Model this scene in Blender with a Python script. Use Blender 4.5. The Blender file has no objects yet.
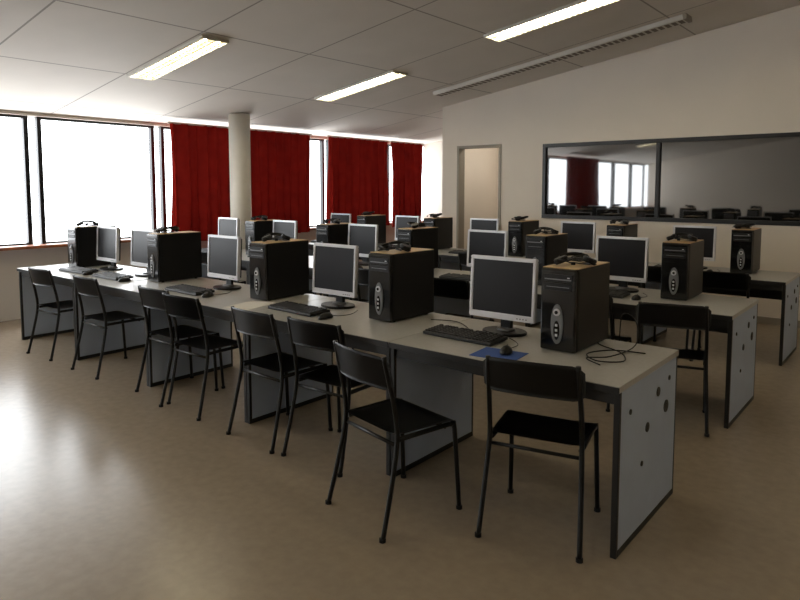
import bpy, bmesh, math, random
from mathutils import Matrix, Vector, noise
random.seed(4)
scene = bpy.context.scene
try:
    scene.view_settings.view_transform = 'Standard'
    scene.view_settings.look = 'None'
except Exception: pass
scene.view_settings.exposure = 0.62

# ---------------------------------------------------------------- materials
def lin(c):
    return tuple(((v/255)/12.92 if v/255 <= .04045 else (((v/255)+.055)/1.055)**2.4) for v in c) + (1,)
def mat(name, rgb, rough=.5, metal=0, var=0.0, vscale=8, bump=0, bscale=200, spec=.5, coat=0):
    m = bpy.data.materials.new(name); m.use_nodes = True
    nt = m.node_tree; b = nt.nodes['Principled BSDF']
    b.inputs['Base Color'].default_value = lin(rgb)
    b.inputs['Roughness'].default_value = rough
    b.inputs['Metallic'].default_value = metal
    b.inputs['Specular IOR Level'].default_value = spec
    b.inputs['Coat Weight'].default_value = coat
    tc = nt.nodes.new('ShaderNodeTexCoord')
    n = nt.nodes.new('ShaderNodeTexNoise'); n.inputs['Scale'].default_value = vscale
    n.inputs['Detail'].default_value = 4
    nt.links.new(tc.outputs['Object'], n.inputs['Vector'])
    r = nt.nodes.new('ShaderNodeValToRGB')
    c = lin(rgb); v = max(var, .03)
    r.color_ramp.elements[0].position = .3; r.color_ramp.elements[1].position = .7
    r.color_ramp.elements[0].color = tuple(x*(1-v) for x in c[:3])+(1,)
    r.color_ramp.elements[1].color = tuple(min(1, x*(1+v)) for x in c[:3])+(1,)
    nt.links.new(n.outputs['Fac'], r.inputs['Fac']); nt.links.new(r.outputs['Color'], b.inputs['Base Color'])
    if bump:
        n2 = nt.nodes.new('ShaderNodeTexNoise'); n2.inputs['Scale'].default_value = bscale
        nt.links.new(tc.outputs['Object'], n2.inputs['Vector'])
        bp = nt.nodes.new('ShaderNodeBump'); bp.inputs['Strength'].default_value = bump; bp.inputs['Distance'].default_value = .002
        nt.links.new(n2.outputs['Fac'], bp.inputs['Height']); nt.links.new(bp.outputs['Normal'], b.inputs['Normal'])
    return m
def emis(name, rgb, s):
    m = bpy.data.materials.new(name); m.use_nodes = True
    nt = m.node_tree; nt.nodes.clear()
    e = nt.nodes.new('ShaderNodeEmission'); e.inputs['Color'].default_value = lin(rgb); e.inputs['Strength'].default_value = s
    o = nt.nodes.new('ShaderNodeOutputMaterial'); nt.links.new(e.outputs[0], o.inputs[0])
    return m

M_wall = mat('wall_paint', (224,214,201), .8, var=.03, vscale=1.5, bump=.2)
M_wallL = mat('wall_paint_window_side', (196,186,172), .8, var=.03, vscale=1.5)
M_floor = mat('linoleum', (152,138,120), .24, var=.07, vscale=18, bump=.04, bscale=40, spec=.5)
M_black = mat('black_metal', (9,9,10), .35, spec=.35)
M_plyblack = mat('black_plywood', (8,8,9), .38, spec=.35)
M_frame = mat('black_window_frame', (14,14,18), .4)
M_top = mat('desk_laminate', (176,174,170), .28, var=.06, vscale=60)
M_edge = mat('desk_edge_black', (16,16,17), .5)
M_panel = mat('desk_side_panel', (170,183,202), .5, var=.03)
M_hole = mat('grommet_dark', (45,44,42), .6)
M_case = mat('case_black', (9,9,10), .38, spec=.35)
M_casefront = mat('case_front_black', (7,7,8), .2, coat=.3)
M_silver = mat('silver_plastic', (212,212,216), .32, metal=.15)
M_silver2 = mat('grey_plastic', (120,121,124), .35, metal=.2)
M_screen = mat('lcd_screen', (19,17,20), .32, spec=.22)
M_kb = mat('keyboard_black', (12,12,14), .45)
M_key = mat('keyboard_keys', (22,22,24), .4)
M_tan = mat('case_top_tan', (206,172,122), .4)
M_pad = mat('mouse_pad_blue', (60,92,165), .7)
M_paper = mat('paper_white', (225,222,215), .8)
M_foam = mat('foam_black', (8,8,9), .9)
M_wood = mat('wood_sill', (150,84,44), .4, var=.25, vscale=12)
M_col = mat('column_paint', (224,218,205), .6)
M_doorframe = mat('door_frame_paint', (150,141,128), .5)
M_white = mat('white_enamel', (205,200,190), .4)
M_slot = mat('slot_dark', (110,100,88), .6)
M_tube = emis('fluorescent_tube', (255,244,212), 24.0)
M_lampdiff = emis('lamp_reflector_glow', (255,218,125), 1.2)
M_vest = emis('vestibule_fill_glow', (255,250,240), 18.0)  # emission for the added fill light behind the door

# dark observation glass
M_glassdark = mat('dark_observation_glass', (24,25,27), .03)
M_glassdark.node_tree.nodes['Principled BSDF'].inputs['IOR'].default_value = 2.5

# curtain: diffuse+translucent
def curtain_mat():
    m = bpy.data.materials.new('red_curtain_fabric'); m.use_nodes = True
    nt = m.node_tree; nt.nodes.clear()
    tc = nt.nodes.new('ShaderNodeTexCoord'); n = nt.nodes.new('ShaderNodeTexNoise'); n.inputs['Scale'].default_value = 6
    nt.links.new(tc.outputs['Object'], n.inputs['Vector'])
    r = nt.nodes.new('ShaderNodeValToRGB')
    r.color_ramp.elements[0].color = lin((116,24,20)); r.color_ramp.elements[1].color = lin((148,36,28))
    nt.links.new(n.outputs['Fac'], r.inputs['Fac'])
    d = nt.nodes.new('ShaderNodeBsdfDiffuse'); t = nt.nodes.new('ShaderNodeBsdfTranslucent')
    nt.links.new(r.outputs[0], d.inputs[0]); nt.links.new(r.outputs[0], t.inputs[0])
    mx = nt.nodes.new('ShaderNodeMixShader'); mx.inputs[0].default_value = .04
    nt.links.new(d.outputs[0], mx.inputs[1]); nt.links.new(t.outputs[0], mx.inputs[2])
    o = nt.nodes.new('ShaderNodeOutputMaterial'); nt.links.new(mx.outputs[0], o.inputs[0])
    return m
M_curt = curtain_mat()

# ceiling tiles
def ceil_mat():
    m = mat('ceiling_tiles', (210,203,194), .8, var=.03, vscale=2)
    nt = m.node_tree; b = nt.nodes['Principled BSDF']
    src = b.inputs['Base Color'].links[0].from_socket
    tc = nt.nodes.new('ShaderNodeTexCoord'); s = nt.nodes.new('ShaderNodeSeparateXYZ')
    nt.links.new(tc.outputs['Object'], s.inputs[0])
    def line(sock, off, per, w):
        a = nt.nodes.new('ShaderNodeMath'); a.operation='ADD'; a.inputs[1].default_value = off+per*20
        nt.links.new(sock, a.inputs[0])
        mo = nt.nodes.new('ShaderNodeMath'); mo.operation='MODULO'; mo.inputs[1].default_value = per
        nt.links.new(a.outputs[0], mo.inputs[0])
        l = nt.nodes.new('ShaderNodeMath'); l.operation='LESS_THAN'; l.inputs[1].default_value = w
        nt.links.new(mo.outputs[0], l.inputs[0]); return l.outputs[0]
    lx = line(s.outputs[0], 6.5, 1.4, .018); ly = line(s.outputs[1], -3.42, 1.26, .018)
    mx = nt.nodes.new('ShaderNodeMath'); mx.operation='MAXIMUM'
    nt.links.new(lx, mx.inputs[0]); nt.links.new(ly, mx.inputs[1])
    mm = nt.nodes.new('ShaderNodeMath'); mm.operation='MULTIPLY'; mm.inputs[1].default_value=.65
    nt.links.new(mx.outputs[0], mm.inputs[0])
    mix = nt.nodes.new('ShaderNodeMixRGB'); mix.inputs[2].default_value = lin((95,88,80))
    nt.links.new(mm.outputs[0], mix.inputs[0]); nt.links.new(src, mix.inputs[1])
    nt.links.new(mix.outputs[0], b.inputs['Base Color'])
    return m
M_ceil = ceil_mat()

# ---------------------------------------------------------------- builder
class B:
    def __init__(s): s.bm = bmesh.new(); s.mats = []
    def add(s, tb, m, M=None, smooth=False):
        if m not in s.mats: s.mats.append(m)
        i = s.mats.index(m)
        if M is not None: bmesh.ops.transform(tb, matrix=M, verts=tb.verts)
        bmesh.ops.recalc_face_normals(tb, faces=tb.faces)
        for f in tb.faces: f.material_index = i; f.smooth = smooth
        me = bpy.data.meshes.new('t'); tb.to_mesh(me); tb.free()
        s.bm.from_mesh(me); bpy.data.meshes.remove(me)
    def box(s, c, d, m, bev=0, R=None, seg=2):
        tb = bmesh.new(); bmesh.ops.create_cube(tb, size=1)
        bmesh.ops.scale(tb, vec=d, verts=tb.verts)
        if bev: bmesh.ops.bevel(tb, geom=tb.edges[:], offset=bev, segments=seg, affect='EDGES', profile=.5)
        T = Matrix.Translation(c)
        if R is not None: T = T @ R
        s.add(tb, m, T, smooth=False)
    def bb(s, x0, x1, y0, y1, z0, z1, m, bev=0):
        s.box(((x0+x1)/2,(y0+y1)/2,(z0+z1)/2), (abs(x1-x0),abs(y1-y0),abs(z1-z0)), m, bev)
    def cyl(s, c, r, h, m, axis='Z', seg=24, sc=(1,1,1), r2=None, bev=0, R2=None):
        tb = bmesh.new(); bmesh.ops.create_cone(tb, cap_ends=True, segments=seg, radius1=r, radius2=r if r2 is None else r2, depth=h)
        if bev:
            es=[e for e in tb.edges if any(len(f.verts)>4 for f in e.link_faces)]
            bmesh.ops.bevel(tb, geom=es, offset=bev, segments=2, affect='EDGES')
        R = Matrix.Identity(4)
        if axis == 'X': R = Matrix.Rotation(math.pi/2, 4, 'Y')
        if axis == 'Y': R = Matrix.Rotation(math.pi/2, 4, 'X')
        if R2 is not None: R = R2 @ R
        bmesh.ops.transform(tb, matrix=R, verts=tb.verts)
        bmesh.ops.scale(tb, vec=sc, verts=tb.verts)
        s.add(tb, m, Matrix.Translation(c), smooth=False)
    def prism(s, pts, y0, y1, m):   # polygon in XZ extruded along Y
        tb = bmesh.new()
        a = [tb.verts.new((p[0],y0,p[1])) for p in pts]; b = [tb.verts.new((p[0],y1,p[1])) for p in pts]
        tb.faces.new(a); tb.faces.new(b[::-1]); n=len(pts)
        for i in range(n): tb.faces.new((a[i],b[i],b[(i+1)%n],a[(i+1)%n]))
        s.add(tb, m)
    def tube(s, pts, r, m, seg=8, sub=5, smooth=True):
        P = [Vector(p) for p in pts]
        if sub > 1 and len(P) > 2:
            Q = []
            for i in range(len(P)-1):
                p0=P[max(i-1,0)];p1=P[i];p2=P[i+1];p3=P[min(i+2,len(P)-1)]
                for k in range(sub):
                    t=k/sub
                    Q.append(.5*((2*p1)+(-p0+p2)*t+(2*p0-5*p1+4*p2-p3)*t*t+(-p0+3*p1-3*p2+p3)*t**3))
            Q.append(P[-1]); P = Q
        tb = bmesh.new(); rings=[]; up=None
        for i,p in enumerate(P):
            d=(P[min(i+1,len(P)-1)]-P[max(i-1,0)]).normalized()
            if up is None:
                up = d.orthogonal().normalized()
            up=(up-d*up.dot(d)).normalized(); sd=d.cross(up)
            rings.append([tb.verts.new(p+r*(math.cos(2*math.pi*k/seg)*up+math.sin(2*math.pi*k/seg)*sd)) for k in range(seg)])
        for a,b in zip(rings,rings[1:]):
            for k in range(seg): tb.faces.new((a[k],a[(k+1)%seg],b[(k+1)%seg],b[k]))
        tb.faces.new(rings[0][::-1]); tb.faces.new(rings[-1])
        s.add(tb, m, smooth=smooth)
    def sheet(s, fn, nu, nv, th, m):
        tb=bmesh.new(); g=[[tb.verts.new(fn(u/nu,v/nv)) for v in range(nv+1)] for u in range(nu+1)]
        for i in range(nu):
            for j in range(nv): tb.faces.new((g[i][j],g[i+1][j],g[i+1][j+1],g[i][j+1]))
        if th: bmesh.ops.solidify(tb, geom=tb.faces[:], thickness=th)
        s.add(tb, m, smooth=True)
    def mesh(s, name):
        me = bpy.data.meshes.new(name); s.bm.to_mesh(me); s.bm.free()
        for m in s.mats: me.materials.append(m)
        return me
    def obj(s, name, loc=(0,0,0), rz=0):
        return inst(name, s.mesh(name), loc, rz)
def inst(name, me, loc=(0,0,0), rz=0, rx=0, ry=0):
    o = bpy.data.objects.new(name, me); scene.collection.objects.link(o)
    o.location = loc; o.rotation_euler = (rx, ry, rz); return o

# ---------------------------------------------------------------- room
CZ = lambda x: 3.715+.153*x
XW, XR, YF, YB, YN = -8.3, 3.2, -8.0, 8.3, 10.85
XE = -5.98
b=B(); b.bb(XW-.3, XR+.2, YF-.2, YN+.2, -.1, 0, M_floor); b.obj('floor')
b=B(); b.prism([(XW-.3,CZ(XW-.3)),(XR+.2,CZ(XR+.2)),(XR+.2,CZ(XR+.2)+.1),(XW-.3,CZ(XW-.3)+.1)], YF-.2, YN+.2, M_ceil); b.obj('ceiling')
# window wall
SILL, HEAD = .84, 2.405
b=B()
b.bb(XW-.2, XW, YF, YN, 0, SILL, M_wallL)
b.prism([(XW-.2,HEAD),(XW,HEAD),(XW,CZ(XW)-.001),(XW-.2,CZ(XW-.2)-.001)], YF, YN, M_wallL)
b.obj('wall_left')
b=B(); b.bb(XW+.001, XW+.2, YF+.01, YN-.01, SILL, SILL+.035, M_wood, .006); b.obj('window_sill')
# right, front, niche, return walls
b=B(); b.prism([(XR,0),(XR+.15,0),(XR+.15,CZ(XR+.15)),(XR,CZ(XR))], YF, YB+.15, M_wall); b.obj('wall_right')
b=B(); b.prism([(XW,0),(XR,0),(XR,CZ(XR)),(XW,CZ(XW))], YF-.15, YF, M_wall); b.obj('wall_front')
b=B(); b.prism([(XW,0),(XE+.12,0),(XE+.12,CZ(XE+.12)),(XW,CZ(XW))], YN, YN+.15, M_wall); b.obj('wall_niche')
b=B(); b.prism([(XE,0),(XE+.12,0),(XE+.12,CZ(XE+.12)),(XE,CZ(XE))], YB+.15, YN, M_wall); b.obj('wall_return')
# door / observation-window wall
DX0,DX1,DZ = -5.70,-4.92,2.19
MX0,MX1,MZ0,MZ1 = -4.25,-1.08,1.13,2.16
b=B()
for x0,x1,z0,z1 in [(XE,DX0,0,None),(DX0,DX1,DZ,None),(DX1,MX0,0,None),(MX0,MX1,0,MZ0),(MX0,MX1,MZ1,None),(MX1,XR,0,None)]:
    if z1 is None: b.prism([(x0,z0),(x1,z0),(x1,CZ(x1)),(x0,CZ(x0))], YB, YB+.15, M_wall)
    else: b.bb(x0,x1,YB,YB+.15,z0,z1,M_wall)
b.obj('wall_back')
# vestibule behind the open door
b=B(); b.bb(XE+.12,-4.2,9.75,9.85,0,2.5,M_wall); b.bb(-4.2,-4.1,YB+.15,9.85,0,2.5,M_wall); b.bb(XE+.12,-4.1,YB+.151,9.85,2.5,2.55,M_wall); b.obj('wall_vestibule')
b=B(); b.bb(-5.3,-4.7,8.95,9.1,2.46,2.499,M_vest,.01); b.obj('vestibule_fill_light')  # unseen glowing panel added to brighten the space behind the door
# door with frame
b=B()
b.bb(DX0+.001,DX0+.04,YB-.012,YB+.149,0,DZ,M_doorframe,.003); b.bb(DX1-.04,DX1-.001,YB-.012,YB+.149,0,DZ,M_doorframe,.003)
b.bb(DX0+.04,DX1-.04,YB-.012,YB+.149,DZ-.04,DZ-.001,M_doorframe,.003)
b.bb(DX1-.085,DX1-.045,YB+.16,YB+.85,.01,DZ-.052,M_doorframe,.003)
b.tube([(DX1-.085,YB+.78,1.03),(DX1-.13,YB+.78,1.03),(DX1-.13,YB+.66,1.03)],.009,M_silver,sub=1)
b.obj('door_1')
# observation window
b=B(); fw=.05
b.bb(MX0,MX1,YB-.02,YB+.06,MZ0,MZ0+fw,M_frame,.004); b.bb(MX0,MX1,YB-.02,YB+.06,MZ1-fw,MZ1,M_frame,.004)
for x in (MX0,MX1-fw,-2.70): b.bb(x,x+fw,YB-.018,YB+.058,MZ0+fw,MZ1-fw,M_frame,.004)
b.bb(MX0+fw,MX1-fw,YB+.015,YB+.03,MZ0+fw,MZ1-fw,M_glassdark)
b.obj('window_2')
# baseboards
b=B()
for x0,x1 in [(XE,DX0),(DX1,XR)]: b.bb(x0,x1,YB-.012,YB-.0005,0,.08,M_doorframe,.002)
b.obj('baseboard_back')
# outer windows
b=B()
ys=[4.86+1.62*k for k in range(-8,4)]
ys=[YF+.1]+[y for y in ys if YF+.5<y<YN-.4]+[YN-.05]
X0,X1=XW-.14,XW-.07
for y0,y1 in zip(ys,ys[1:]):
    a,c=y0+.05,y1-.05
    for yy in (a,c-.05): b.bb(X0,X1,yy,yy+.05,SILL+.001,HEAD-.001,M_frame)
    b.bb(X0,X1,a+.05,c-.05,SILL+.001,SILL+.05,M_frame); b.bb(X0,X1,a+.05,c-.05,HEAD-.03,HEAD-.001,M_frame)
b.obj('window_1')
def curtain(y0,y1,seed):
    n=int((y1-y0)/.16)
    def fn(u,v):
        y=y0+(y1-y0)*u; z=2.42-(2.42-.80-.02*(seed%3))*v
        ph=2*math.pi*n*u+2.4*noise.noise(Vector((u*5,v*.8,seed)))
        x=XW+.31+.075*(.5+.5*v)*math.sin(ph)*(.8+.6*noise.noise(Vector((u*7,0,seed+9))))+.03*noise.noise(Vector((u*6,v*2,seed+5)))
        yy=y+.03*math.sin(ph*2)*v-.03*math.sin(math.pi*v)*(u-.5)
        return (x,yy,z)
    b=B(); b.sheet(fn,n*16,14,0,M_curt)
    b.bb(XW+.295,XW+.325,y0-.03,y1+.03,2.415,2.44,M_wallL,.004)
    b.obj('curtain')
for i,(y0,y1) in enumerate([(4.82,5.82),(6.05,7.36),(7.78,9.33),(9.42,10.4),(-2.6,-.4)]): curtain(y0,y1,i)
# column
b=B(); b.cyl((0,0,CZ(-7.5)/2),.145,CZ(-7.5)-.0,M_col,seg=48)
for f in b.bm.faces: f.smooth = len(f.verts)==4
b.obj('column',(-7.5,5.59,0))

# ceiling lights
def lamp():
    b=B(); L,W=1.36,.29
    b.bb(-L/2,L/2,-W/2,-W/2+.014,-.03,.0,M_white); b.bb(-L/2,L/2,W/2-.014,W/2,-.03,.0,M_white)
    b.bb(-L/2,-L/2+.014,-W/2+.014,W/2-.014,-.03,.0,M_white); b.bb(L/2-.014,L/2,-W/2+.014,W/2-.014,-.03,.0,M_white)
    b.bb(-L/2+.014,L/2-.014,-W/2+.014,W/2-.014,-.004,.0,M_lampdiff)
    for y in (-.07,.07): b.cyl((0,y,-.013),.009,L-.06,M_tube,'X',12)
    b.bb(-L/2+.014,L/2-.014,-.004,.004,-.028,-.006,M_white)
    n=22
    for i in range(1,n):
        x=-L/2+L*i/n; b.bb(x-.004,x+.004,-W/2+.014,W/2-.014,-.029,-.022,M_white)
    return b.mesh('ceiling_light')
ml=lamp(); tilt=-math.atan(.153)
for x,y in [(-5.83,3.6),(-5.70,6.1),(-3.05,6.03),(-3.05,3.5),(-5.8,1.0),(-3.05,1.0),(-5.8,-1.6),(-3.05,-1.6),(0,3.5),(0,1.0),(0,-1.6),(0,6.03)]:
    inst('ceiling_light',ml,(x,y,CZ(x)-.001),0,0,tilt)
# long surface-mounted grille
b=B(); L=3.35
b.bb(-L/2,L/2,-.09,.09,-.055,0,M_white,.008)
for i in range(46):
    x=-L/2+.06+i*(L-.12)/45; b.bb(x-.022,x+.022,-.065,.065,-.058,-.052,M_slot)
b.bb(L/2-.02,L/2+.02,-.1,.1,-.062,-.001,M_doorframe,.004)
o=b.obj('ventilation_grille',(-3.79,7.4,CZ(-3.79)-.001)); o.rotation_euler=(0,tilt,0)

# ---------------------------------------------------------------- desk
DW, DD, DH = 1.236, .80, .74
def desk(end=False):
    b=B()
    b.bb(-DW/2,DW/2,.004,DD,DH-.028,DH,M_top,.002)
    b.bb(-DW/2,DW/2,0,.006,DH-.032,DH-.003,M_edge,.002)
    b.bb(-DW/2+.03,DW/2-.03,.03,.06,DH-.085,DH-.029,M_edge)   # front rail
    for sx in (-1,1):
        x=sx*(DW/2-.014)
        b.bb(x-.012,x+.012,.035,DD-.03,.03,DH-.029,M_panel,.002)
        b.bb(x-.013,x+.013,.016,.036,.0,DH-.029,M_edge,.002)
        b.bb(x-.013,x+.013,DD-.031,DD-.015,.0,DH-.029,M_edge,.002)
        b.bb(x-.013,x+.013,.036,DD-.031,.0,.03,M_edge,.002)
        if end and sx==1:
            for (yy,zz,r) in [(.50,.60,.022),(.62,.50,.030),(.36,.47,.022),(.66,.63,.012),(.14,.60,.012),(.30,.32,.012)]:
                b.cyl((x+.013,yy,zz),r,.006,M_hole,'X',20)
                b.cyl((x+.0145,yy,zz),r*.55,.006,M_edge,'X',16)
    b.bb(-DW/2+.03,DW/2-.03,DD-.06,DD-.045,.47,DH-.029,M_edge,.002)
    return b.mesh('computer_desk')
md=desk(); mde=desk(True)
RY=[2.555,4.465,6.375]
for r,y in enumerate(RY):
    for i in range(5):
        inst('computer_desk', mde if i==0 else md, (-.95-1.24*i-DW/2, y, 0))

# ---------------------------------------------------------------- chair
def chair():
    b=B(); r=.0115
    for sx in (-1,1):
        x=sx*.205
        b.tube([(sx*.222,-.27,0),(x*1.04,-.215,.22),(x,-.175,.42),(x*.99,-.185,.56),(x*.97,-.215,.70),(x*.95,-.24,.815)],r,M_black,10,4)
        b.tube([(sx*.215,.20,0),(x,.175,.40),(x*.98,.155,.425),(x*.97,.10,.428),(x*.97,-.16,.428)],r,M_black,10,3)
        b.cyl((sx*.222,-.27,.008),.015,.016,M_foam); b.cyl((sx*.215,.20,.008),.015,.016,M_foam)
    b.tube([(-.2,.12,.42),(.2,.12,.42)],.009,M_black,8,1)
    b.tube([(-.205,-.17,.40),(.205,-.17,.40)],.009,M_black,8,1)
    def seat(u,v):
        t=v*2-1; w=.212+.01*t
        if abs(t)>.75: w-=.05*(1-math.sqrt(max(0,1-((abs(t)-.75)/.25)**2)))
        x=(u*2-1)*w; y=.195*t+.0
        z=.452-.010*(1-(u*2-1)**2)*(1-t*t)-.022*max(0,(t-.6)/.4)**2+.008*max(0,(-t-.6)/.4)**2
        return (x,y,z)
    b.sheet(seat,16,20,.011,M_plyblack)
    def back(u,v):
        s=u*2-1; h=.080*(1-.35*max(0,(abs(s)-.8)/.2)**2)
        z=.735+(v*2-1)*h
        y=-.205-.045*(1-s*s)-(z-.66)*.22+.003
        return (s*.222,y,z+.008*(1-s*s))
    b.sheet(back,18,8,.010,M_plyblack)
    return b.mesh('school_chair')
mc=chair()
def put_chair(x,y,deg):   # x,y = backrest centre
    a=math.radians(deg); fx,fy=-math.sin(a),math.cos(a)
    inst('school_chair',mc,(x+fx*.22,y+fy*.22,0),a)
for c in [(-1.29,2.46,13),(-2.0,2.15,-12),(-3.14,2.42,-2),(-2.62,2.44,2),(-3.945,2.44,2),(-4.40,2.50,0),(-5.40,2.46,0),(-6.28,2.45,3),
          (-1.25,4.25,15),(-1.90,4.36,0),(-3.02,4.28,3),(-3.9,4.34,0),(-4.4,4.32,0),(-5.3,4.34,3),(-6.5,4.34,0),
          (-1.4,6.15,8),(-1.9,6.2,0),(-2.75,6.2,0),(-4.0,6.2,4),(-5.2,6.2,0),(-6.4,6.2,0)]:
    put_chair(*c)

# ---------------------------------------------------------------- monitor
def monitor():
    b=B(); W,H=.41,.345; T=Matrix.Translation((0,0,.085+H/2))@Matrix.Rotation(math.radians(-3),4,'X')
    def lb(x0,x1,y0,y1,z0,z1,m,bev=0):
        tb=bmesh.new(); bmesh.ops.create_cube(tb,size=1)
        bmesh.ops.scale(tb,vec=(x1-x0,y1-y0,z1-z0),verts=tb.verts)
        if bev: bmesh.ops.bevel(tb,geom=tb.edges[:],offset=bev,segments=2,affect='EDGES')
        b.add(tb,m,T@Matrix.Translation(((x0+x1)/2,(y0+y1)/2,(z0+z1)/2)))
    f=.020; fb=.034
    lb(-W/2,W/2,-.012,.018,H/2-f,H/2,M_silver,.004); lb(-W/2,W/2,-.012,.018,-H/2,-H/2+fb,M_silver,.004)
    lb(-W/2,-W/2+f,-.012,.018,-H/2+fb-.003,H/2-f+.003,M_silver,.004); lb(W/2-f,W/2,-.012,.018,-H/2+fb-.003,H/2-f+.003,M_silver,.004)
    lb(-W/2+f-.002,W/2-f+.002,-.006,.010,-H/2+fb-.002,H/2-f+.002,M_screen)
    lb(-W/2+.012,W/2-.012,.014,.040,-H/2+.012,H/2-.012,M_case,.008)
    lb(-.12,.12,.036,.062,-.11,.09,M_case,.012)
    for i in range(4): lb(.10+i*.018,.108+i*.018,-.0145,-.011,-H/2+.012,-H/2+.018,M_silver2)
    b.box((0,.055,.10),(.07,.025,.18),M_case,.006)
    b.cyl((0,.03,.008),.13,.016,M_case,'Z',40,(1,.78,1),bev=.004)
    b.cyl((0,.045,.022),.055,.014,M_silver2,'Z',32,(1,.8,1),bev=.003)
    return b.mesh('computer_monitor')
mm=monitor()
# ---------------------------------------------------------------- tower
TW,TD,TH=.19,.42,.415
def tower():
    b=B()
    b.bb(-TW/2,TW/2,.018,TD,.008,TH,M_case,.005)
    b.bb(-TW/2+.002,TW/2-.002,.0,.024,.004,TH-.002,M_casefront,.009)
    b.bb(-TW/2+.002,TW/2-.002,.02,TD-.004,TH-.001,TH+.003,M_tan,.001)
    for sx in(-1,1):
        for y in(.05,TD-.05): b.cyl((sx*.07,y,.004),.012,.008,M_foam)
    # drive bays
    b.bb(-.075,.075,-.003,.004,TH-.065,TH-.028,M_case,.002); b.bb(-.075,.075,-.003,.004,TH-.108,TH-.072,M_case,.002)
    b.bb(-.070,.070,-.005,-.002,TH-.056,TH-.050,M_silver2); b.bb(-.06,.06,-.0045,-.002,TH-.092,TH-.089,M_silver2)
    b.bb(.05,.062,-.006,-.002,TH-.045,TH-.040,M_silver)
    # narrow silver oval strip with power button and ports, lower centre
    b.cyl((0,-.003,.140),.033,.010,M_silver2,'Y',40,(1,1,3.0),bev=.003)
    b.cyl((0,-.009,.200),.018,.010,M_silver,'Y',28,bev=.002)
    b.cyl((0,-.012,.200),.009,.010,M_casefront,'Y',20,bev=.001)
    b.cyl((0,-.007,.110),.016,.008,M_casefront,'Y',28,(1,1,3.0),bev=.002)
    for k in range(3): b.bb(-.006,.006,-.0135,-.010,.080+k*.025,.092+k*.025,M_silver)
    # side panel seam + rear
    b.bb(TW/2-.001,TW/2+.0015,.03,TD-.01,.02,TH-.012,M_case,.001)
    b.bb(-TW/2+.02,TW/2-.02,TD-.002,TD+.002,.02,TH-.02,M_silver2)
    return b.mesh('computer_tower')
mt=tower()
# ---------------------------------------------------------------- keyboard, mouse, headset
def keyboard():
    b=B(); W,D=.45,.165
    R=Matrix.Rotation(math.radians(3),4,'X')
    b.box((0,0,.0145),(W,D,.018),M_kb,.004,R)
    for row in range(6):
        y=-D/2+.020+row*.0245+(.004 if row==5 else 0)
        for k in range(21):
            x=-W/2+.018+k*.0207+(.006 if k>14 else 0)+(.004 if k>17 else 0)
            if x>W/2-.01: continue
            if row==0 and 4<=k<=9: 
                if k==4: b.box((x+.052,y,.0265+y*.052),(.12,.019,.009),M_key,.002,R,1)
                continue
            if row==5 and k%5==1: continue
            b.box((x,y,.0265+y*.052),(.0180,.0195,.009),M_key,.002,R,1)
    return b.mesh('keyboard')
mk=keyboard()
def mouse():
    b=B(); tb=bmesh.new(); bmesh.ops.create_uvsphere(tb,u_segments=24,v_segments=14,radius=1)
    for v in tb.verts:
        if v.co.z<0: v.co.z*=.15
        v.co.x*=.031*(1-.12*v.co.y); v.co.y*=.056; v.co.z=v.co.z*.032+.005
    b.add(tb,M_case,smooth=True); b.box((0,.03,.031),(.006,.018,.012),M_silver2,.002)
    b.tube([(0,.054,.012),(.01,.10,.004),(.03,.17,.004),(.0,.25,.004),(-.04,.31,.004)],.002,M_case,6,4)
    return b.mesh('computer_mouse')
mmo=mouse()
def headset():
    b=B(); pts=[]
    for i in range(13):
        a=math.pi*i/12; pts.append((.085*math.cos(a),.10*math.sin(a)-.03,.024+.022*math.sin(a)))
    b.tube(pts,.007,M_case,8,2)
    pts2=[(p[0]*.9,p[1]-.006,p[2]+.004) for p in pts[2:-2]]; b.tube(pts2,.010,M_foam,8,2)
    for sx in(-1,1):
        R2=Matrix.Rotation(sx*math.radians(22),4,'Y')
        b.cyl((sx*.072,-.04,.033),.036,.018,M_case,'Z',24,bev=.004,R2=R2)
        b.cyl((sx*.072,-.04,.020),.034,.016,M_foam,'Z',24,bev=.006,R2=R2)
    b.tube([(-.09,-.04,.03),(-.07,-.09,.035),(-.02,-.12,.02)],.0035,M_case,6,4); b.cyl((-.015,-.12,.02),.008,.02,M_foam,'X',12)
    rnd=random.Random(2); c=[(.085,-.05,.012)]
    for i in range(14):
        a=i*1.9; c.append((.02+.05*math.cos(a)+rnd.uniform(-.015,.015),-.02+.075*math.sin(a*.8)+rnd.uniform(-.02,.02),.004+.0035*i))
    b.tube(c,.003,M_case,6,5)
    return b.mesh('headset')
mh=headset()

# layout ---------------------------------------------------------------
def station(r,mx,tx,kb=True,rz=0,hr=None):
    y0=RY[r]
    inst('computer_monitor',mm,(mx,y0+.53,DH),math.radians(rz))
    if kb:
        inst('keyboard',mk,(mx-.08,y0+.29+random.uniform(-.03,.02),DH),math.radians(random.uniform(-4,4)))
        inst('computer_mouse',mmo,(mx+.235,y0+.22,DH),math.radians(random.uniform(-15,15)))
    inst('computer_tower',mt,(tx,y0+.365,DH),math.radians(random.uniform(-2,2)))
    inst('headset',mh,(tx,y0+.365+.17,DH+TH+.003),hr if hr is not None else random.uniform(-2,2))
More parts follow.
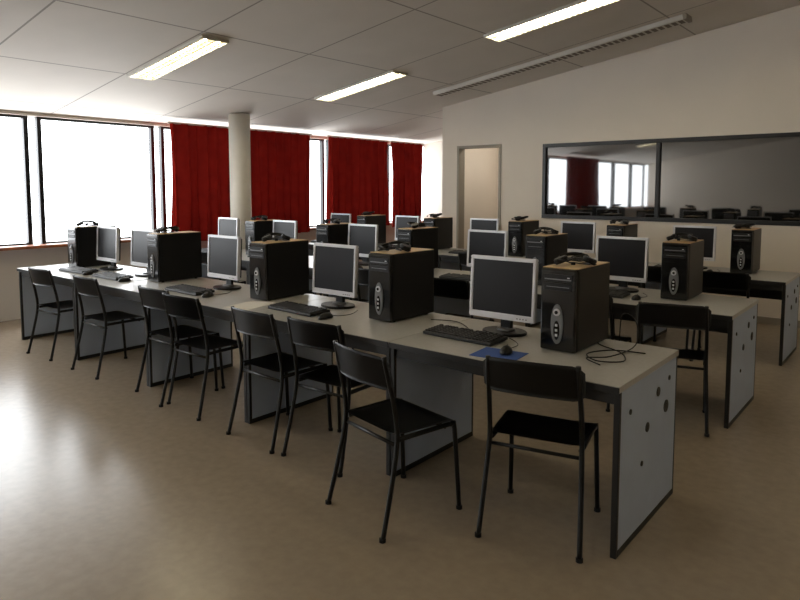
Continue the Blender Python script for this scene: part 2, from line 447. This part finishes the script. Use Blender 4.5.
# row 0 (near)
inst('computer_monitor',mm,(-1.82,3.10,DH),math.radians(1))
inst('keyboard',mk,(-1.93,2.89,DH),math.radians(-2))
inst('computer_tower',mt,(-1.405,2.925,DH),0)
inst('headset',mh,(-1.405,3.11,DH+TH+.003),.5)
b=B(); b.box((0,0,.0015),(.23,.19,.003),M_pad,.0012); b.obj('mouse_pad',(-1.60,2.70,DH),.1)
inst('computer_mouse',mmo,(-1.58,2.735,DH+.003),.35)
station(0,-3.12,-2.57,hr=.3); station(0,-4.38,-3.74); station(0,-5.62,-5.17); station(0,-6.30,-6.72)
# row 1
station(1,-1.87,-1.42,hr=.2); station(1,-3.10,-2.53); station(1,-4.63,-3.93); station(1,-5.88,-5.07); station(1,-6.98,-6.32)
# row 2
station(2,-1.85,-1.38); station(2,-3.09,-2.60); station(2,-4.33,-3.80); station(2,-5.57,-5.07); station(2,-6.85,-6.27)
# cables & paper
b=B(); z=.004
b.tube([(-1.37,3.34,z),(-1.30,3.20,z),(-1.15,3.10,z),(-1.08,2.95,z),(-1.18,2.88,z),(-1.27,2.98,z),(-1.20,3.12,z),(-1.05,3.16,z)],.003,M_case,6,6)
b.tube([(-1.25,3.345,z),(-1.22,3.30,z+.15),(-1.14,3.27,z+.13),(-1.12,3.22,z+.02),(-1.16,3.0,z),(-1.24,2.90,z),(-1.14,2.82,z)],.003,M_case,6,6)
b.obj('power_cable',(0,0,DH))
b=B(); b.box((0,0,.001),(.21,.297,.002),M_paper); b.obj('paper_sheet',(-3.62,2.76,DH),.2)
b=B(); b.tube([(-1.95,2.98,z),(-2.05,3.1,z),(-2.2,3.2,z),(-2.35,3.15,z)],.0025,M_case,6,5); b.obj('keyboard_cable',(0,0,DH))

# ---------------------------------------------------------------- world, camera
w=bpy.data.worlds.new('overcast_sky'); scene.world=w; w.use_nodes=True
bg=w.node_tree.nodes['Background']; bg.inputs[0].default_value=(.93,.97,1,1); bg.inputs[1].default_value=5.0
cam=bpy.data.cameras.new('camera'); co=bpy.data.objects.new('camera',cam); scene.collection.objects.link(co)
cam.lens=29.11; cam.sensor_width=36; cam.shift_y=-.075; cam.clip_start=.05
co.location=(0,0,1.55); co.rotation_euler=(math.radians(85.4),0,math.radians(39.5))
scene.camera=co
